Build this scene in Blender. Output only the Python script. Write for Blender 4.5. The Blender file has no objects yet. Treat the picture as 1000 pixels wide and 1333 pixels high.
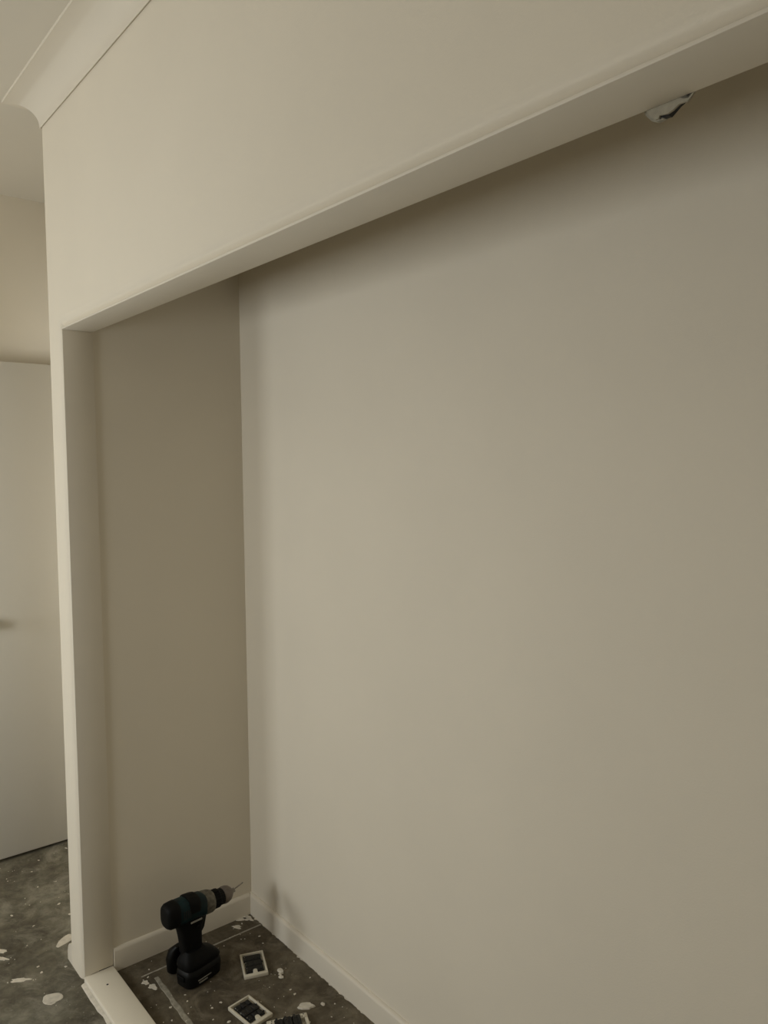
import bpy, bmesh, math, random
from mathutils import Vector, Matrix

C = bpy.context.scene.collection
S = bpy.context.scene
PI = math.pi

# ---------------------------------------------------------------- camera
F_PX, YAW, PITCH, ROLL = 1004.37, -0.8822, -0.0620, -0.0098
CAM = Vector((2.4164, -0.7449, 1.6279))
fw = Vector((math.sin(YAW) * math.cos(PITCH), math.cos(YAW) * math.cos(PITCH), math.sin(PITCH)))
rt = Vector((math.cos(YAW), -math.sin(YAW), 0)); up = rt.cross(fw)
r2 = math.cos(ROLL) * rt + math.sin(ROLL) * up
u2 = -math.sin(ROLL) * rt + math.cos(ROLL) * up
cd = bpy.data.cameras.new('camera'); cam = bpy.data.objects.new('camera', cd); C.objects.link(cam)
cam.matrix_world = Matrix(((r2.x, u2.x, -fw.x, CAM.x), (r2.y, u2.y, -fw.y, CAM.y), (r2.z, u2.z, -fw.z, CAM.z), (0, 0, 0, 1)))
cd.sensor_fit = 'VERTICAL'; cd.sensor_height = 36.0; cd.lens = F_PX * 36.0 / 1333.0
cd.clip_start = 0.02
S.camera = cam

# ---------------------------------------------------------------- world, lights, exposure
w = bpy.data.worlds.new('world'); S.world = w; w.use_nodes = True
w.node_tree.nodes['Background'].inputs[0].default_value = (0.75, 0.80, 0.85, 1)
w.node_tree.nodes['Background'].inputs[1].default_value = 0.4
S.view_settings.view_transform = 'Standard'; S.view_settings.look = 'None'
S.view_settings.gamma = 1.0; S.view_settings.use_curve_mapping = False
S.view_settings.exposure = 0.40

ROOM_L, ROOM_R, ROOM_Y, CEIL = -1.10, 3.25, -2.40, 2.7538
WINDOWS = [(-0.90, -0.35, 0.90, 1.75), (0.16, 0.78, 0.92, 1.75)]     # x0 x1 z0 z1 in the rear wall
WIN_POWER = [10.0, 14.0]
for (x0, x1, z0, z1), pw in zip(WINDOWS, WIN_POWER):                 # daylight coming in through each window
    ld = bpy.data.lights.new('window_daylight', 'AREA'); ld.shape = 'RECTANGLE'
    ld.size = x1 - x0 - 0.10; ld.size_y = z1 - z0 - 0.10; ld.energy = pw; ld.color = (1.0, 1.04, 1.035)
    lo = bpy.data.objects.new('window_daylight', ld); C.objects.link(lo)
    lo.location = ((x0 + x1) / 2, ROOM_Y - 0.03, (z0 + z1) / 2); lo.rotation_euler = (PI / 2, 0, 0)

ld = bpy.data.lights.new('hall_fill_light', 'AREA'); ld.shape = 'RECTANGLE'     # unseen fill light added in the hall to brighten door and left wall
ld.size = 0.75; ld.size_y = 1.0; ld.energy = 29.0; ld.color = (1.0, 1.04, 1.035)
lo = bpy.data.objects.new('hall_fill_light', ld); C.objects.link(lo)
lo.location = (1.02, 1.60, 1.25); lo.rotation_euler = (PI / 2, 0, PI / 2)

# ---------------------------------------------------------------- materials
def mat(name, col, rough=0.6, var=0.0, scale=6.0, bump=0.0, bscale=300.0, metal=0.0, spec=0.5):
    m = bpy.data.materials.new(name); m.use_nodes = True
    nt = m.node_tree; b = nt.nodes['Principled BSDF']
    b.inputs['Roughness'].default_value = rough; b.inputs['Metallic'].default_value = metal
    b.inputs['Specular IOR Level'].default_value = spec
    tc = nt.nodes.new('ShaderNodeTexCoord')
    n = nt.nodes.new('ShaderNodeTexNoise'); n.inputs['Scale'].default_value = scale; n.inputs['Detail'].default_value = 5
    nt.links.new(tc.outputs['Object'], n.inputs['Vector'])
    r = nt.nodes.new('ShaderNodeValToRGB')
    r.color_ramp.elements[0].position = 0.3; r.color_ramp.elements[1].position = 0.7
    r.color_ramp.elements[0].color = tuple(c * (1 - var) for c in col) + (1,)
    r.color_ramp.elements[1].color = tuple(min(1, c * (1 + var)) for c in col) + (1,)
    nt.links.new(n.outputs['Fac'], r.inputs['Fac']); nt.links.new(r.outputs['Color'], b.inputs['Base Color'])
    if bump:
        n2 = nt.nodes.new('ShaderNodeTexNoise'); n2.inputs['Scale'].default_value = bscale; n2.inputs['Detail'].default_value = 2
        nt.links.new(tc.outputs['Object'], n2.inputs['Vector'])
        bp = nt.nodes.new('ShaderNodeBump'); bp.inputs['Strength'].default_value = bump; bp.inputs['Distance'].default_value = 0.001
        nt.links.new(n2.outputs['Fac'], bp.inputs['Height']); nt.links.new(bp.outputs['Normal'], b.inputs['Normal'])
    return m

WALL = (0.80, 0.73, 0.608)
M_WALL = mat('wall_paint', WALL, 0.75, 0.015, 3.0, 0.25, 260)
M_CEIL = mat('ceiling_paint', (0.74, 0.685, 0.585), 0.85, 0.01, 3.0, 0.1, 200)
M_TRIM = mat('trim_gloss_paint', (0.78, 0.715, 0.605), 0.42, 0.015, 8.0, 0.08, 120)
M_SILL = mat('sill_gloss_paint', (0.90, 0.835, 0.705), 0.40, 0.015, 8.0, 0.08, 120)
M_COVE = mat('cornice_paint', (0.78, 0.715, 0.605), 0.7, 0.01, 5.0)
M_DOOR = mat('door_paint', (0.66, 0.62, 0.54), 0.5, 0.01, 3.0, 0.06, 150)
M_SPLAT = mat('dried_white_paint', (0.66, 0.61, 0.52), 0.6, 0.12, 60.0)
M_DUST = mat('thin_grey_paint', (0.30, 0.275, 0.22), 0.8, 0.30, 70.0)
M_PLASTIC = mat('white_plastic', (0.66, 0.61, 0.50), 0.45, 0.03, 40.0)
M_BRACKET = mat('shaded_white_metal', (0.36, 0.325, 0.25), 0.7, 0.12, 120.0)  # greyer base stands in for the shade on a downward-facing plate
M_LINE = mat('faded_paint_line', (0.36, 0.33, 0.27), 0.7, 0.25, 60.0)
M_DARKHOLE = mat('black_recess', (0.004, 0.004, 0.004), 0.7, 0.3, 90.0)
M_MECH = mat('charcoal_plastic', (0.006, 0.0058, 0.0048), 0.55, 0.5, 160.0)
M_BLACK = mat('black_rubber', (0.0022, 0.0022, 0.0020), 0.6, 0.25, 80.0, 0.15, 500, spec=0.16)
M_BLACK2 = mat('black_plastic', (0.0028, 0.0028, 0.0025), 0.5, 0.25, 60.0, spec=0.2)
M_TEAL = mat('teal_plastic', (0.0022, 0.016, 0.019), 0.45, 0.45, 40.0, spec=0.2)
M_GEAR = mat('dull_cast_metal', (0.13, 0.118, 0.092), 0.5, 0.4, 90.0, metal=0.35)
M_SLEEVE = mat('worn_grey_sleeve', (0.155, 0.13, 0.11), 0.45, 0.15, 90.0, metal=0.3)
M_STEEL = mat('steel', (0.30, 0.28, 0.25), 0.35, 0.1, 90.0, metal=0.9)
M_LABEL = mat('pale_label_print', (0.30, 0.29, 0.26), 0.5, 0.25, 200.0)
M_CHROME = mat('satin_metal', (0.45, 0.43, 0.40), 0.3, 0.05, 60.0, metal=0.9)

def floor_mat():
    m = bpy.data.materials.new('bare_slab'); m.use_nodes = True
    nt = m.node_tree; L = nt.links; b = nt.nodes['Principled BSDF']; b.inputs['Roughness'].default_value = 0.72
    b.inputs['Specular IOR Level'].default_value = 0.35
    tc = nt.nodes.new('ShaderNodeTexCoord')
    def noise(s, d, rgh=0.55, dist=0.0):
        n = nt.nodes.new('ShaderNodeTexNoise'); n.inputs['Scale'].default_value = s; n.inputs['Detail'].default_value = d
        n.inputs['Roughness'].default_value = rgh; n.inputs['Distortion'].default_value = dist
        L.new(tc.outputs['Object'], n.inputs['Vector']); return n
    def ramp(src, *st):
        r = nt.nodes.new('ShaderNodeValToRGB'); el = r.color_ramp.elements
        el[0].position, el[0].color = st[0][0], st[0][1] + (1,)
        el[1].position, el[1].color = st[-1][0], st[-1][1] + (1,)
        for p, c in st[1:-1]:
            e = el.new(p); e.color = c + (1,)
        L.new(src, r.inputs['Fac']); return r
    def mix(f, a, bb, mode='MIX'):
        x = nt.nodes.new('ShaderNodeMixRGB'); x.blend_type = mode
        if isinstance(f, float): x.inputs[0].default_value = f
        else: L.new(f, x.inputs[0])
        for i, v in ((1, a), (2, bb)):
            if isinstance(v, tuple): x.inputs[i].default_value = v + (1,)
            else: L.new(v, x.inputs[i])
        return x
    base = ramp(noise(4.0, 6, 0.6, 0.6).outputs['Fac'], (0.30, (0.055, 0.046, 0.032)), (0.5, (0.105, 0.092, 0.068)), (0.70, (0.185, 0.170, 0.132)))
    mot = ramp(noise(22.0, 6, 0.7, 0.4).outputs['Fac'], (0.3, (0.48, 0.47, 0.45)), (0.7, (1.42, 1.42, 1.42)))
    c1 = mix(0.85, base.outputs[0], mot.outputs[0], 'MULTIPLY')
    dust = ramp(noise(7.0, 8, 0.75, 1.2).outputs['Fac'], (0.50, (0, 0, 0)), (0.74, (0.75, 0.75, 0.75)))
    c2 = mix(dust.outputs[0], c1.outputs[0], (0.27, 0.245, 0.20))
    # tiny overspray specks
    v = nt.nodes.new('ShaderNodeTexVoronoi'); v.inputs['Scale'].default_value = 70; L.new(tc.outputs['Object'], v.inputs['Vector'])
    sp = ramp(v.outputs['Distance'], (0.06, (0.55, 0.55, 0.55)), (0.14, (0, 0, 0)))
    gate = ramp(noise(9.0, 3).outputs['Fac'], (0.52, (0, 0, 0)), (0.62, (1, 1, 1)))
    g = mix(1.0, sp.outputs[0], gate.outputs[0], 'MULTIPLY')
    c3 = mix(g.outputs[0], c2.outputs[0], (0.55, 0.51, 0.43))
    sx = nt.nodes.new('ShaderNodeSeparateXYZ'); L.new(tc.outputs['Object'], sx.inputs[0])
    def step(sock, at):
        mm = nt.nodes.new('ShaderNodeMath'); mm.operation = 'GREATER_THAN'; L.new(sock, mm.inputs[0]); mm.inputs[1].default_value = at; return mm
    ins = nt.nodes.new('ShaderNodeMath'); ins.operation = 'MULTIPLY'
    L.new(step(sx.outputs['X'], -.06).outputs[0], ins.inputs[0]); L.new(step(sx.outputs['Y'], .045).outputs[0], ins.inputs[1])
    tint = mix(ins.outputs[0], (1.30, 1.34, 1.34), (1.02, .95, .86))      # two different slabs: old room floor, browner recess floor
    c4 = mix(1.0, c3.outputs[0], tint.outputs[0], 'MULTIPLY')
    L.new(c4.outputs[0], b.inputs['Base Color'])
    bp = nt.nodes.new('ShaderNodeBump'); bp.inputs['Strength'].default_value = 0.35; bp.inputs['Distance'].default_value = 0.002
    L.new(noise(60.0, 5).outputs['Fac'], bp.inputs['Height']); L.new(bp.outputs['Normal'], b.inputs['Normal'])
    return m
M_FLOOR = floor_mat()

# ---------------------------------------------------------------- helpers
def obj(name, bm, m, parent=None, smooth=None):
    bmesh.ops.recalc_face_normals(bm, faces=bm.faces)
    me = bpy.data.meshes.new(name); bm.to_mesh(me); bm.free()
    me.materials.append(m)
    if smooth is not None:
        for p in me.polygons: p.use_smooth = True
        me.set_sharp_from_angle(angle=math.radians(smooth))
    o = bpy.data.objects.new(name, me); C.objects.link(o)
    if parent: o.parent = parent
    return o
def struct(name, bm, m, parent=None, smooth=None):
    o = obj(name, bm, m, parent, smooth)
    if not parent: o['kind'] = 'structure'
    return o
def thing(name, label, cat, loc, rz=0, group=None):
    o = bpy.data.objects.new(name, None); C.objects.link(o); o.location = loc; o.rotation_euler = (0, 0, rz)
    o.empty_display_size = 0.05
    o['label'] = label; o['category'] = cat
    if group: o['group'] = group
    return o
def tag(o, label, cat, group=None):
    o['label'] = label; o['category'] = cat
    if group: o['group'] = group
    return o
def box(bm, x0, x1, y0, y1, z0, z1, bevel=0.0, seg=2):
    g = bmesh.ops.create_cube(bm, size=1)
    vs = g['verts']
    for v in vs:
        v.co = Vector((x0 + (v.co.x + .5) * (x1 - x0), y0 + (v.co.y + .5) * (y1 - y0), z0 + (v.co.z + .5) * (z1 - z0)))
    if bevel:
        es = list({e for v in vs for e in v.link_edges})
        bmesh.ops.bevel(bm, geom=es, offset=bevel, segments=seg, profile=0.5, affect='EDGES')
    return bm
def NB(*a, **k): return box(bmesh.new(), *a, **k)
def poly(bm, pts): return bm.faces.new([bm.verts.new(p) for p in pts])
def strip(bm, rows, close_rows=False, caps=False):
    """skin a list of equally long point rows"""
    V = [[bm.verts.new(p) for p in r] for r in rows]
    n = len(V[0])
    for a, b in zip(V, V[1:]):
        for i in range(n if close_rows else n - 1):
            j = (i + 1) % n
            bm.faces.new((a[i], a[j], b[j], b[i]))
    if caps:
        bm.faces.new(V[0]); bm.faces.new(V[-1])
    return V
def prism(bm, pts2, f0, f1):
    """closed 2-D outline extruded between two placements f(p) -> 3-D"""
    strip(bm, [[f0(p) for p in pts2], [f1(p) for p in pts2]], True, True)
    return bm
def super_ring(n, a, b, k):
    out = []
    for i in range(n):
        t = 2 * PI * i / n
        c, s = math.cos(t), math.sin(t)
        out.append((a * math.copysign(abs(c) ** (2 / k), c), b * math.copysign(abs(s) ** (2 / k), s)))
    return out
def loft_y(bm, secs, n=28, k=3.0):     # (y, x, z, half_x, half_z[, k])
    rows = []
    for s in secs:
        kk = s[5] if len(s) > 5 else k
        rows.append([(s[1] + p, s[0], s[2] + q) for p, q in super_ring(n, s[3], s[4], kk)])
    strip(bm, rows, True, True); return bm
def loft_z(bm, secs, n=28, k=3.0):     # (z, x, y, half_x, half_y[, k])
    rows = []
    for s in secs:
        kk = s[5] if len(s) > 5 else k
        rows.append([(s[1] + p, s[2] + q, s[0]) for p, q in super_ring(n, s[3], s[4], kk)])
    strip(bm, rows, True, True); return bm

# ---------------------------------------------------------------- room shell
H = 2.04            # opening height
D = 0.0925          # thickness of the front wall
NIB = -0.1180       # left end of the front wall
CL = -0.0055        # left inner face of the recess
BACK = 0.6037       # back inner face of the recess
HALL = 0.80         # end wall of the passage

bm = bmesh.new(); poly(bm, [(-2.2, -3.4, 0), (3.4, -3.4, 0), (3.4, 2.4, 0), (-2.2, 2.4, 0)])
floor = struct('floor', bm, M_FLOOR)
struct('ceiling', NB(-2.2, 3.4, -3.4, 2.4, CEIL, CEIL + 0.1), M_CEIL)

# front wall: a nib at the left and the header over the opening, plaster rounded towards the lining
bm = bmesh.new()
XR = 3.05           # right side of the opening
def prof(t):        # t 0..1 from the lining to the flat face: (offset, depth)
    a = t * PI / 2
    return (1 - math.cos(a)), (1 - math.sin(a))
EJ, EL, DEP = 0.038, 0.034, 0.048
LIN = 0.004         # lining edge left showing
N = 8
rows = []
for i in range(N + 1):
    o_, d_ = prof(i / N)
    rows.append([(-LIN - EJ * o_, DEP * d_, 0.0), (-LIN - EJ * o_, DEP * d_, H + LIN + EL * o_), (XR + LIN + EJ * o_, DEP * d_, H + LIN + EL * o_), (XR + LIN + EJ * o_, DEP * d_, 0.0)])
strip(bm, rows)
xa, za, xb = -LIN - EJ, H + LIN + EL, XR + LIN + EJ
poly(bm, [(NIB, 0, 0), (xa, 0, 0), (xa, 0, za), (NIB, 0, za)])
poly(bm, [(NIB, 0, za), (xb, 0, za), (xb, 0, CEIL), (NIB, 0, CEIL)])
poly(bm, [(xb, 0, za), (ROOM_R, 0, za), (ROOM_R, 0, CEIL), (xb, 0, CEIL)])
poly(bm, [(xb, 0, 0), (ROOM_R, 0, 0), (ROOM_R, 0, za), (xb, 0, za)])
poly(bm, [(NIB, 0, 0), (NIB, 0, CEIL), (NIB, D, CEIL), (NIB, D, 0)])
poly(bm, [(CL, D, H + .004), (XR, D, H + .004), (XR, D, CEIL), (CL, D, CEIL)])
bmesh.ops.remove_doubles(bm, verts=bm.verts, dist=1e-5)
wf = struct('wall_front', bm, M_WALL, smooth=40)
for p in wf.data.polygons:                            # only the rounded edge is smooth shaded
    if max(abs(c) for c in p.normal) > 0.9999: p.use_smooth = False

# lining boards of the opening
struct('trim_1', NB(-0.005, 0.0, 0.002, D, 0.0215, H, 0.0008, 2), M_TRIM, smooth=50)
struct('trim_2', NB(-0.005, XR + .005, 0.0, D, H, H + 0.005, 0.0008, 2), M_TRIM, smooth=50)
struct('trim_3', NB(XR, XR + .005, 0.0, D, 0.0215, H, 0.0008, 2), M_TRIM, smooth=50)
# bottom board across the opening with a screw hole near its end
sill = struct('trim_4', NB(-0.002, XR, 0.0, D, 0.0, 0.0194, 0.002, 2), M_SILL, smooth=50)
bm = bmesh.new(); bmesh.ops.create_cone(bm, cap_ends=True, segments=16, radius1=.0034, radius2=.0034, depth=.0006)
bmesh.ops.translate(bm, vec=(.079, .045, .0195), verts=bm.verts)
o = obj('screw_hole', bm, M_DARKHOLE, sill); o['label'] = 'black screw hole in the white bottom board'

# recess walls
struct('wall_back', NB(NIB, ROOM_R, BACK, BACK + 0.1, 0, CEIL), M_WALL)
struct('wall_recess_left', NB(NIB, CL, D, BACK, 0, CEIL), M_WALL)
struct('wall_recess_right', NB(XR + .05, XR + .15, D, BACK, 0, CEIL), M_WALL)
# the rest of the room and the passage
struct('wall_left', NB(ROOM_L - .1, ROOM_L, ROOM_Y, HALL + .1, 0, CEIL), M_WALL)
struct('wall_right', NB(ROOM_R, ROOM_R + .1, ROOM_Y, 0.0, 0, CEIL), M_WALL)
bm = bmesh.new()                                      # end wall of the passage with its doorway
box(bm, ROOM_L, -0.985, HALL, HALL + .1, 0, CEIL); box(bm, -0.165, NIB, HALL, HALL + .1, 0, CEIL)
box(bm, -0.985, -0.165, HALL, HALL + .1, 2.06, CEIL)
struct('wall_passage_end', bm, M_WALL)
bm = bmesh.new()
box(bm, ROOM_L - .1, ROOM_L, HALL + .1, 2.2, 0, CEIL); box(bm, ROOM_L, 1.15, 2.1, 2.2, 0, CEIL)
box(bm, NIB, 1.05, HALL, HALL + .1, 0, CEIL)
box(bm, 1.05, 1.15, HALL, 1.2, 0, CEIL); box(bm, 1.05, 1.15, 2.0, 2.1, 0, CEIL); box(bm, 1.05, 1.15, 1.2, 2.0, 0, .73); box(bm, 1.05, 1.15, 1.2, 2.0, 1.77, CEIL)
struct('wall_hall', bm, M_WALL)
# rear wall with two window openings
bm = bmesh.new()
xs = [ROOM_L - .1] + [v for wv in WINDOWS for v in wv[:2]] + [ROOM_R + .1]
for i in range(0, len(xs), 2): box(bm, xs[i], xs[i + 1], ROOM_Y - .12, ROOM_Y, 0, CEIL)
for x0, x1, z0, z1 in WINDOWS:
    box(bm, x0, x1, ROOM_Y - .12, ROOM_Y, 0, z0); box(bm, x0, x1, ROOM_Y - .12, ROOM_Y, z1, CEIL)
struct('wall_rear', bm, M_WALL)
mg = bpy.data.materials.new('window_glass'); mg.use_nodes = True
mg.node_tree.nodes['Principled BSDF'].inputs['Transmission Weight'].default_value = 1.0
mg.node_tree.nodes['Principled BSDF'].inputs['Roughness'].default_value = 0.02
for i, (x0, x1, z0, z1) in enumerate(WINDOWS):
    bm = bmesh.new(); f = .045; ya, yb = ROOM_Y - .10, ROOM_Y - .05
    box(bm, x0, x0 + f, ya, yb, z0, z1); box(bm, x1 - f, x1, ya, yb, z0, z1)
    box(bm, x0 + f, x1 - f, ya, yb, z0, z0 + f); box(bm, x0 + f, x1 - f, ya, yb, z1 - f, z1)
    wn = struct('window_%d' % (i + 1), bm, M_TRIM)
    obj('pane', NB(x0 + f, x1 - f, ROOM_Y - .082, ROOM_Y - .076, z0 + f, z1 - f), mg, wn)

bm = bmesh.new(); f = .045
box(bm, 1.09, 1.13, 1.2, 1.2 + f, .73, 1.77); box(bm, 1.09, 1.13, 2.0 - f, 2.0, .73, 1.77); box(bm, 1.09, 1.13, 1.2 + f, 2.0 - f, .73, .73 + f); box(bm, 1.09, 1.13, 1.2 + f, 2.0 - f, 1.77 - f, 1.77)
wn = struct('window_3', bm, M_TRIM); obj('pane', NB(1.107, 1.113, 1.2 + f, 2.0 - f, .73 + f, 1.77 - f), mg, wn)  # invented hall window, added around the fill light

# skirting boards
SK, SH = 0.012, 0.0754
def skirt_profile(t=SK, h=SH, n=5):
    pts = [(0, 0), (t, 0), (t, h - t * .95)]
    for i in range(1, n + 1):
        a = i / n * PI / 2
        pts.append((t * math.cos(a) * .8 + t * .2 * (1 - i / n), h - t * .95 + t * .95 * math.sin(a)))
    pts.append((0, h)); return pts
def skirt(name, a, b, nrm, t=SK, h=SH):
    a, b, nrm = Vector(a), Vector(b), Vector(nrm)
    bm = bmesh.new()
    prism(bm, skirt_profile(t, h), lambda p: a + nrm * p[0] + Vector((0, 0, p[1])), lambda p: b + nrm * p[0] + Vector((0, 0, p[1])))
    return struct(name, bm, M_TRIM, smooth=35)
skirt('baseboard_back', (CL, BACK, 0), (XR + .05, BACK, 0), (0, -1, 0))
skirt('baseboard_recess_left', (CL, D + .002, 0), (CL, BACK - SK, 0), (1, 0, 0))
skirt('baseboard_recess_right', (XR + .05, D + .002, 0), (XR + .05, BACK - SK, 0), (-1, 0, 0))
skirt('baseboard_passage_right', (NIB, 0.0, 0), (NIB, HALL, 0), (-1, 0, 0), 0.044, 0.070)
skirt('baseboard_left', (ROOM_L, ROOM_Y, 0), (ROOM_L, HALL, 0), (1, 0, 0))
skirt('baseboard_right', (ROOM_R, ROOM_Y, 0), (ROOM_R, 0, 0), (-1, 0, 0))

# cove cornice: mitred round the free end of the front wall, and along the left wall
ZC = 2.6638; CP = CEIL - ZC
def cove_pts(n=12):
    pts = [(0, 0.003), (0.0040, 0.003), (0.0040, 0.0), (0.0055, 0.0)]      # shadow gap along the wall, then the cove
    c = (CP - .003, .0); r = CP - .0085
    for i in range(1, n):
        a = PI - i / n * PI / 2
        pts.append((c[0] + r * math.cos(a), c[1] + r * math.sin(a)))
    pts += [(CP - .003, CP - .0085), (CP, CP - .0085), (CP, CP), (0, CP)]
    return pts
cp = cove_pts()
bm = bmesh.new()
strip(bm, [[(ROOM_R, -q, ZC + z) for q, z in cp], [(NIB - q, -q, ZC + z) for q, z in cp], [(NIB - q, HALL, ZC + z) for q, z in cp]], True, True)
struct('trim_5', bm, M_COVE, smooth=35)

# door leaf standing open along the left wall, hinged at the passage doorway
door = struct('door_1', NB(-1.020, -0.985, -0.122, 0.758, 0.013, 2.056, 0.0015, 1), M_DOOR, smooth=50)
bm = bmesh.new()
bmesh.ops.create_cone(bm, cap_ends=True, segments=24, radius1=.026, radius2=.024, depth=.008, matrix=Matrix.Translation((-.981, -.062, 1.0)) @ Matrix.Rotation(PI / 2, 4, 'Y'))
obj('handle_rose', bm, M_CHROME, door, smooth=40)
bm = bmesh.new()
bmesh.ops.create_cone(bm, cap_ends=True, segments=16, radius1=.009, radius2=.009, depth=.045, matrix=Matrix.Translation((-.958, -.062, 1.0)) @ Matrix.Rotation(PI / 2, 4, 'Y'))
bmesh.ops.create_uvsphere(bm, u_segments=20, v_segments=12, radius=.026, matrix=Matrix.Translation((-.935, -.062, 1.0)))
obj('door_knob', bm, M_CHROME, door, smooth=60)

# ---------------------------------------------------------------- paint on the floor
rnd = random.Random(7)
def splat_bm(bm, x, y, rx, ry, rot, seed, h=0.0012, rag=0.18, n=18):
    rr = random.Random(seed); ph = [rr.uniform(0, 6.28) for _ in range(4)]
    c, s = math.cos(rot), math.sin(rot); top, bot = [], []
    for i in range(n):
        t = 2 * PI * i / n
        k = 1 + rag * (math.sin(2 * t + ph[0]) * .5 + math.sin(3 * t + ph[1]) * .6 + math.sin(5 * t + ph[2]) * .5) + rr.uniform(-rag, rag) * .4
        px, py = rx * k * math.cos(t), ry * k * math.sin(t)
        bot.append(bm.verts.new((x + c * px - s * py, y + s * px + c * py, 0.0002)))
        top.append(bm.verts.new((x + .88 * (c * px - s * py), y + .88 * (s * px + c * py), h)))
    for i in range(n):
        j = (i + 1) % n; bm.faces.new((bot[i], bot[j], top[j], top[i]))
    bm.faces.new(top)
def splat(name, x, y, rx, ry, rot, seed, m=M_SPLAT, **k):
    bm = bmesh.new(); splat_bm(bm, x, y, rx, ry, rot, seed, **k); return obj(name, bm, m, floor)
for i, a in enumerate([(.005, -.099, .029, .027, .3), (-.272, .025, .037, .020, 2.10), (-.150, -.150, .030, .010, .9), (-.305, -.168, .024, .008, .5), (-.352, -.160, .026, .008, .6),
                       (.010, .545, .026, .010, 1.0), (.020, .570, .030, .012, .2), (.045, .515, .018, .009, .7), (.120, .150, .012, .010, 0), (.155, .160, .018, .010, .4)]):
    splat('paint_splat', *a, seed=20 + i, rag=.12 if i < 2 else .30)
def line_bm(pts, wd, seed):
    rr = random.Random(seed); bm = bmesh.new(); rows = []
    for (x0, y0), (x1, y1) in zip(pts, pts[1:]):
        n = 24; d = Vector((x1 - x0, y1 - y0)).normalized(); nn = Vector((-d.y, d.x))
        for i in range(n + 1):
            t = i / n; c = Vector((x0 + (x1 - x0) * t, y0 + (y1 - y0) * t)); a = wd * rr.uniform(.75, 1.2); b2 = wd * rr.uniform(.75, 1.2)
            rows.append([(c.x + nn.x * a, c.y + nn.y * a, .0003), (c.x + nn.x * a * .7, c.y + nn.y * a * .7, .001), (c.x - nn.x * b2 * .7, c.y - nn.y * b2 * .7, .001), (c.x - nn.x * b2, c.y - nn.y * b2, .0003)])
    strip(bm, rows); return bm
obj('paint_line', line_bm([(.086, .15), (.0865, .586)], .0034, 3), M_LINE, floor)
obj('paint_line', line_bm([(.118, .186), (.62, .168)], .0085, 4), M_DUST, floor)
# filler smeared along the front foot of the bottom board
bm = bmesh.new(); rr = random.Random(5); rows = []
for i in range(60):
    x = .004 + i * .03; k = max(.25, 1 - i * .02)
    a = (.013 * k) * rr.uniform(.6, 1.1)
    rows.append([(x, -a, .0003), (x, -a * .7, .0035), (x, -.0004, .006)])
strip(bm, rows); obj('filler_smear', bm, M_SPLAT, floor)
# ragged paint edge along the foot of the skirting
bm = bmesh.new(); rr = random.Random(9); rows = []
for i in range(220):
    x = .01 + i * .009; a = .001 + abs(rr.gauss(0, .0022)) + (.006 if rr.random() < .05 else 0)
    rows.append([(x, BACK - SK - a, .0004), (x, BACK - SK - .0004, .0016)])
strip(bm, rows); o = obj('paint_edge', bm, M_SPLAT, floor); o['kind'] = 'stuff'
# small flecks everywhere
bm = bmesh.new(); rr = random.Random(11)
for i in range(330):
    if i < 165: x, y = rr.uniform(0.02, 1.1), rr.uniform(.11, .58)
    else: x, y = rr.uniform(-.95, .15), rr.uniform(-.5, .75)
    if x > -.17 and x < .02 and y > -.01: continue
    if .09 < x < .25 and .2 < y < .38: continue
    r = .0012 + .0034 * rr.random() ** 3
    splat_bm(bm, x, y, r * rr.uniform(.8, 1.8), r, rr.uniform(0, 3), 100 + i, h=.0012, n=7, rag=.25)
o = obj('paint_flecks', bm, M_SPLAT, floor); o['kind'] = 'stuff'

# ---------------------------------------------------------------- cordless drill
DS = 1.05
dr = thing('cordless_drill', 'black and teal cordless drill standing upright on its battery in the recess corner', 'drill', (.190, .281, 0), math.radians(5))
dr.scale = (DS, DS, DS)
def P(name, bm, m, parent=dr, sm=40, label=None):
    o = obj(name, bm, m, parent, smooth=sm)
    if label: o['label'] = label
    return o
FR = Matrix.Translation((.010, .004, 0)) @ Matrix.Rotation(math.radians(8), 4, 'Z')
# battery
bm = bmesh.new()
loft_z(bm, [(.0, .004, .006, .032, .058, 4), (.004, .004, .006, .0385, .064, 4), (.034, .004, .006, .040, .066, 4), (.046, .004, .006, .038, .064, 4), (.052, .004, .006, .032, .058, 4)], 40)
bat = P('battery', bm, M_BLACK2)
P('label_strip', NB(.0415, .0447, -.028, .020, .0200, .0225), M_LABEL, bat, None, 'pale printed stripe on the battery side')
P('label_strip', NB(.0415, .0443, -.024, .006, .0110, .0150), M_LABEL, bat, None, 'pale printed stripe on the battery side')
P('release_button', NB(-.012, .020, -.0635, -.0580, .022, .038, .002), M_BLACK, bat)
P('battery_rib', NB(.0420, .0448, -.035, .048, .034, .038, .0006, 1), M_BLACK, bat)
bat.matrix_local = FR
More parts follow.
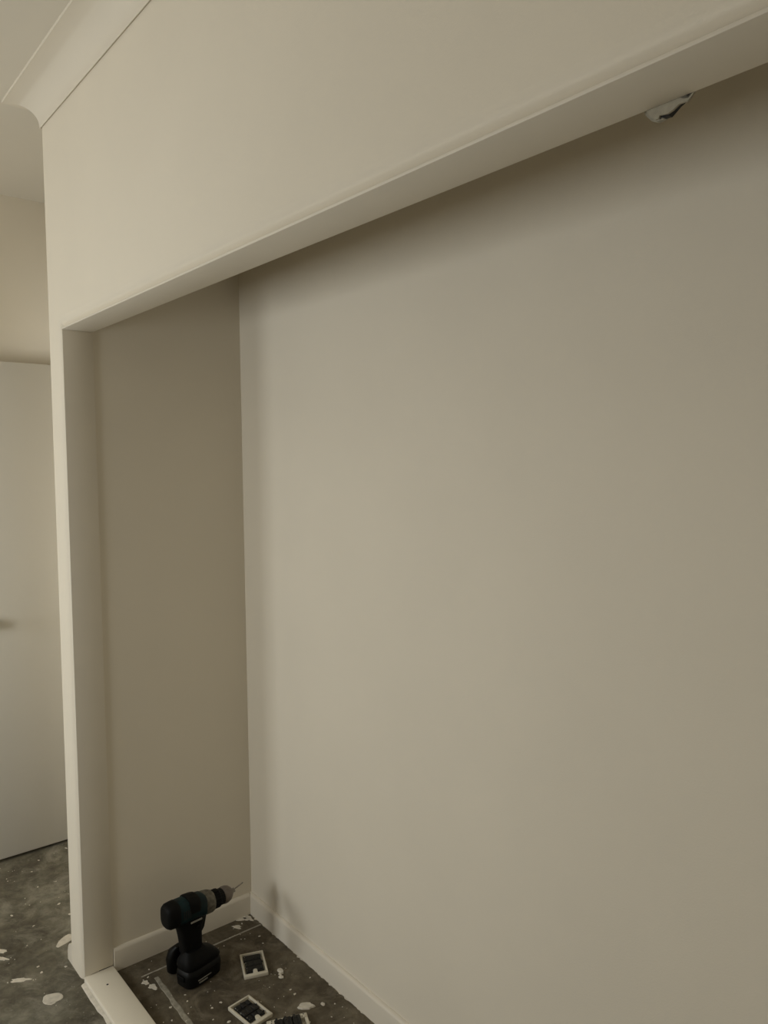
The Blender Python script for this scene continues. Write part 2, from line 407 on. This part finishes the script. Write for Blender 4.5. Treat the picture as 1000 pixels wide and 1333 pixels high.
# foot and handle
bm = bmesh.new()
loft_z(bm, [(.048, 0, .008, .037, .062, 4), (.056, 0, .008, .040, .064, 4), (.068, 0, .004, .0395, .060, 3.6), (.080, 0, -.004, .033, .048, 3), (.092, 0, -.009, .026, .036, 2.6), (.100, 0, -.011, .022, .031, 2.5)], 36)
P('battery_mount', bm, M_BLACK).matrix_local = FR
bm = bmesh.new()
loft_z(bm, [(.002, -.056, -.028, .008, .018, 3), (.010, -.058, -.028, .014, .027, 3), (.050, -.056, -.024, .020, .034, 3), (.078, -.050, -.020, .018, .032, 3), (.092, -.040, -.014, .012, .024, 3)], 24)
P('belt_hook', bm, M_BLACK2)
bm = bmesh.new()
loft_z(bm, [(.092, 0, -.008, .0235, .034, 3), (.110, 0, -.008, .0225, .034, 3), (.140, 0, -.010, .0230, .036, 3), (.160, 0, -.010, .0240, .040, 3), (.174, 0, -.010, .0260, .044, 3), (.186, 0, -.010, .0285, .047, 3), (.205, 0, -.012, .029, .048, 3)], 32)
P('handle', bm, M_BLACK)
bm = bmesh.new()
loft_z(bm, [(.135, 0, .025, .0075, .006, 3), (.145, 0, .028, .009, .010, 3), (.168, 0, .033, .009, .011, 3), (.182, 0, .035, .009, .012, 3)], 16)
P('trigger', bm, M_BLACK2)
P('direction_switch', NB(.0255, .0300, -.004, .010, .166, .173, .001), M_BLACK2)
# head: housing, rear cap, rubber saddle, gear case, collar, chuck
ZA = .222
bm = bmesh.new()
loft_y(bm, [(-.062, 0, ZA, .0315, .0345), (-.050, 0, ZA, .0325, .0358), (.000, 0, ZA - .002, .0325, .0352), (.030, 0, ZA - .005, .0315, .0335), (.036, 0, ZA - .006, .030, .032)])
hs = P('motor_housing', bm, M_TEAL)
bm = bmesh.new()
loft_y(bm, [(-.093, 0, ZA, .020, .024), (-.090, 0, ZA, .027, .031), (-.082, 0, ZA, .0315, .0355), (-.064, 0, ZA, .0328, .0368), (-.055, 0, ZA, .0328, .0368), (-.052, 0, ZA, .0315, .0350)])
P('rear_cap', bm, M_BLACK)
for s in (-1, 1):
    for k in range(4):
        P('vent_slot', NB(s * .0318 - .0012, s * .0318 + .0012, -.046 + k * .007, -.0425 + k * .007, ZA - .014, ZA + .012), M_DARKHOLE, hs, None)
bm = bmesh.new()                                    # rubber saddle over the housing flank
loft_y(bm, [(-.024, 0, ZA + .008, .0330, .0290, 3), (-.020, 0, ZA + .008, .0336, .0298, 3), (.004, 0, ZA + .006, .0334, .0295, 3), (.010, 0, ZA + .005, .0330, .0290, 3), (.013, 0, ZA + .005, .0320, .028, 3)])
P('rubber_saddle', bm, M_BLACK)
P('maker_badge', NB(.0280, .0312, -.022, .016, ZA - .036, ZA - .031, .0008, 1), M_LABEL, hs, None, 'pale badge strip low on the motor housing')
bm = bmesh.new()
loft_y(bm, [(.032, 0, ZA - .006, .0290, .0325, 2.6), (.040, 0, ZA - .007, .0315, .0345, 2.5), (.058, 0, ZA - .009, .0312, .0335, 2.4), (.066, 0, ZA - .010, .029, .031, 2.2), (.070, 0, ZA - .010, .025, .027, 2)])
P('gear_case', bm, M_GEAR, label='dull grey metal gear case')
def ribbed(y0, y1, r, z, n=40, dep=.0012):
    bm = bmesh.new(); rows = []
    for y, k in ((y0, .93), (y0 + .003, 1), (y1 - .003, 1), (y1, .93)):
        rows.append([((r * k - (dep if i % 2 else 0)) * math.cos(2 * PI * i / n), y, z + (r * k - (dep if i % 2 else 0)) * math.sin(2 * PI * i / n)) for i in range(n)])
    strip(bm, rows, True, True); return bm
P('clutch_collar', ribbed(.066, .090, .0285, ZA - .011), M_BLACK, sm=20)
P('chuck_body', ribbed(.089, .106, .0245, ZA - .012), M_BLACK2, sm=20)
bm = bmesh.new(); zc = ZA - .012
loft_y(bm, [(.104, 0, zc, .0250, .0250, 2), (.108, 0, zc, .0262, .0262, 2), (.118, 0, zc, .0258, .0258, 2), (.128, 0, zc, .0225, .0225, 2), (.135, 0, zc, .0165, .0165, 2), (.139, 0, zc, .0115, .0115, 2), (.141, 0, zc, .010, .010, 2)], 32)
P('chuck_sleeve', bm, M_SLEEVE, label='worn brownish grey chuck sleeve')
for k in range(3):
    a = PI / 2 + k * 2 * PI / 3
    bm = bmesh.new(); box(bm, -.0028, .0028, .138, .150, .0012, .0075, .0008, 1)
    bmesh.ops.rotate(bm, verts=bm.verts, cent=(0, 0, 0), matrix=Matrix.Rotation(a, 3, 'Y')); bmesh.ops.translate(bm, verts=bm.verts, vec=(0, 0, zc))
    P('chuck_jaw', bm, M_STEEL)
bm = bmesh.new(); rows = []                         # fluted bit
for i in range(40):
    y = .140 + i * .0445 / 39; tw = i * .55; r = .0021 if i < 37 else .0021 * (39.2 - i) / 3
    zt = zc + .012 * i / 39
    rows.append([(r * (1 if j % 4 else .62) * math.cos(2 * PI * j / 8 + tw), y, zt + r * (1 if j % 4 else .62) * math.sin(2 * PI * j / 8 + tw)) for j in range(8)])
strip(bm, rows, True, True); P('drill_bit', bm, M_STEEL, sm=30)

# ---------------------------------------------------------------- electrical plates lying face down
PL, PW, PH = .119, .077, .011
def frame_bm(bl, br, bs):
    """shallow tray: border widths at -x end, +x end and long sides"""
    bm = bmesh.new(); x, y = PL / 2, PW / 2
    box(bm, -x, -x + bl, -y, y, .0, PH, .0018, 2); box(bm, x - br, x, -y, y, .0, PH, .0018, 2)
    box(bm, -x + bl * .6, x - br * .6, -y, -y + bs, .0, PH - .0004, .0015, 2); box(bm, -x + bl * .6, x - br * .6, y - bs, y, .0, PH - .0004, .0015, 2)
    box(bm, -x + .004, x - .004, -y + .004, y - .004, .0003, .0022)
    return bm
def cyl(x, y, z0, z1, r, n=14, bm=None):
    bm = bm or bmesh.new()
    bmesh.ops.create_cone(bm, cap_ends=True, segments=n, radius1=r, radius2=r, depth=z1 - z0, matrix=Matrix.Translation((x, y, (z0 + z1) / 2))); return bm
def plate(label, x, y, rz, seed):
    t = thing('switch_plate', label, 'switch plate', (x, y, 0), rz, 'loose switch plates on the recess floor')
    rr = random.Random(seed)
    obj('plate_frame', frame_bm(.0065, .012, .0062), M_PLASTIC, t, smooth=40)
    bm = bmesh.new(); box(bm, .034, .0485, -.0075, .0065, .002, PH - .0005, .0015, 2); cyl(.0355, -.0005, .002, PH - .0003, .0068, 16, bm)
    obj('fixing_lug', bm, M_PLASTIC, t, smooth=40)
    for k in range(3):                              # dark switch mechanisms
        x0 = -.048 + k * .029
        bm = bmesh.new(); box(bm, x0, x0 + .0265, -.030 + rr.uniform(0, .004), .030 - rr.uniform(0, .004), .002, .0085 + rr.uniform(-.001, .0012), .0012, 1)
        for q in range(3): box(bm, x0 + .003, x0 + .023, -.024 + q * .018, -.013 + q * .018, .006, .0102 + rr.uniform(-.0008, .0006), .0008, 1)
        for q in range(9):                          # moulded lumps, springs and cut-outs
            lx, ly, e = x0 + rr.uniform(.001, .023), rr.uniform(-.031, .029), rr.uniform(.002, .0045)
            box(bm, lx, lx + e, ly, ly + e * rr.uniform(.6, 1.6), .004, .0095 + rr.uniform(0, .0022), .0005, 1)
        me = obj('switch_mechanism', bm, M_MECH, t)
        for q in range(2):
            obj('terminal_screw', cyl(x0 + .008 + q * .011, -.026 + rr.uniform(0, .002), .006, .0095, .0018, 10), M_LABEL if q == 0 else M_GEAR, me)
    return t
plate('white rimmed switch plate lying face down nearest the drill battery', .272, .452, math.radians(-21.7), 1)
plate('white rimmed switch plate lying face down left of the studded plate', .456, .334, math.radians(6.5), 2)
t3 = thing('switch_plate', 'white plate with screw studs at its ends, lying face down at the bottom edge', 'switch plate', (.585, .388, 0), math.radians(68.5), 'loose switch plates on the recess floor')
obj('plate_frame', frame_bm(.006, .010, .004), M_PLASTIC, t3, smooth=40)
rr = random.Random(3)
for sx in (-1, 1):
    for sy in (-1, 1):
        lug = obj('end_lug', NB(sx * .046 - .008, sx * .046 + .008, sy * .026 - .008, sy * .026 + .008, .002, .0135, .002, 2), M_PLASTIC, t3, smooth=40)
        for yy in (.022, .030): obj('lug_hole', cyl(sx * .046 + rr.uniform(-.003, .003), sy * yy, .0130, .0138, .0021, 10), M_DARKHOLE, lug)
for k in range(3):
    x0 = -.038 + k * .026
    bm = bmesh.new(); box(bm, x0, x0 + .024, -.033, .031 + rr.uniform(0, .003), .002, .014 + rr.uniform(-.001, .002), .0015, 1)
    box(bm, x0 + .004, x0 + .010, .020, .0365, .002, .016, .001, 1); box(bm, x0 + .014, x0 + .020, -.02, .028, .002, .0175, .001, 1)
    obj('switch_mechanism', bm, M_MECH, t3)

# plaster crumbs on the floor
def crumb(label, lobes, seed):
    bm = bmesh.new()
    cx, cy = lobes[0][:2]
    for i, (x, y, r, h) in enumerate(lobes):
        g = bmesh.ops.create_icosphere(bm, subdivisions=2, radius=1.0); rr = random.Random(seed + i)
        for v in g['verts']:
            k = rr.uniform(.82, 1.12); v.co = Vector((x - cx + v.co.x * r * k, y - cy + v.co.y * r * k * .8, h * .5 + v.co.z * h * .5 * min(k, 1)))
    o = obj('plaster_crumb', bm, M_SPLAT); o.location = (cx, cy, 0)
    return tag(o, label, 'plaster crumb', 'plaster crumbs on the recess floor')
crumb('two-lobed white plaster crumb between the plate nearest the drill and the back skirting', [(.350, .505, .012, .006), (.378, .490, .010, .005), (.362, .496, .007, .004)], 40)
bm = bmesh.new(); splat_bm(bm, 0, 0, .027, .013, .88, 77, h=.0045, rag=.22, n=16)
o = obj('plaster_crumb', bm, M_SPLAT); o.location = (.539, .478, 0)
tag(o, 'largest flat plaster chip above the right end of the studded plate', 'plaster crumb', 'plaster crumbs on the recess floor')
crumb('small round plaster crumb right of the flat chip', [(.566, .520, .008, .006)], 60)

# ---------------------------------------------------------------- white bracket behind the header, dark hollow underneath
br = thing('mounting_bracket', 'small ragged pale bracket with black hollow underside hanging behind the header', 'bracket', (1.92, .0925, 2.04))
def xz(bm, pts, y0, y1):
    prism(bm, pts, lambda p: (p[0] - 1.92, y0 - .0925, p[1] - 2.04), lambda p: (p[0] - 1.92, y1 - .0925, p[1] - 2.04)); return bm
front = [(1.888, 2.060), (1.888, 2.046), (1.891, 2.042), (1.895, 2.036), (1.900, 2.0305), (1.9045, 2.0265), (1.9085, 2.0265), (1.9095, 2.0295), (1.914, 2.0290), (1.920, 2.0280), (1.927, 2.0300), (1.934, 2.0340), (1.9395, 2.0338), (1.944, 2.0330), (1.949, 2.0370), (1.953, 2.0425), (1.954, 2.060)]
obj('front_plate', xz(bmesh.new(), front, .0930, .0960), M_BRACKET, br)
obj('hollow', xz(bmesh.new(), [(1.894, 2.060), (1.898, 2.036), (1.903, 2.0325), (1.912, 2.0275), (1.9195, 2.0270), (1.924, 2.0300), (1.930, 2.0345), (1.938, 2.038), (1.946, 2.046), (1.946, 2.060)], .0960, .1040), M_DARKHOLE, br)
lip = obj('lower_lip', xz(bmesh.new(), [(1.880, 2.060), (1.8835, 2.042), (1.8915, 2.0325), (1.900, 2.0285), (1.909, 2.0290), (1.9135, 2.0315), (1.906, 2.0365), (1.898, 2.0380), (1.893, 2.044), (1.893, 2.060)], .1045, .1100), M_BRACKET, br)
bm = bmesh.new(); bmesh.ops.create_cone(bm, cap_ends=True, segments=12, radius1=.0012, radius2=.0012, depth=.001, matrix=Matrix.Translation((1.9035 - 1.92, .1042 - .0925, 2.0312 - 2.04)) @ Matrix.Rotation(PI / 2, 4, 'X'))
obj('screw_head', bm, M_DARKHOLE, lip)
obj('slot', xz(bmesh.new(), [(1.933, 2.0418), (1.939, 2.0378), (1.945, 2.0368), (1.951, 2.0415), (1.9515, 2.0455), (1.939, 2.0455)], .0924, .0931), M_GEAR, br)
obj('slot_hollow', xz(bmesh.new(), [(1.940, 2.0415), (1.945, 2.0385), (1.9510, 2.0420), (1.9515, 2.0455), (1.942, 2.0455)], .0918, .0925), M_DARKHOLE, br)
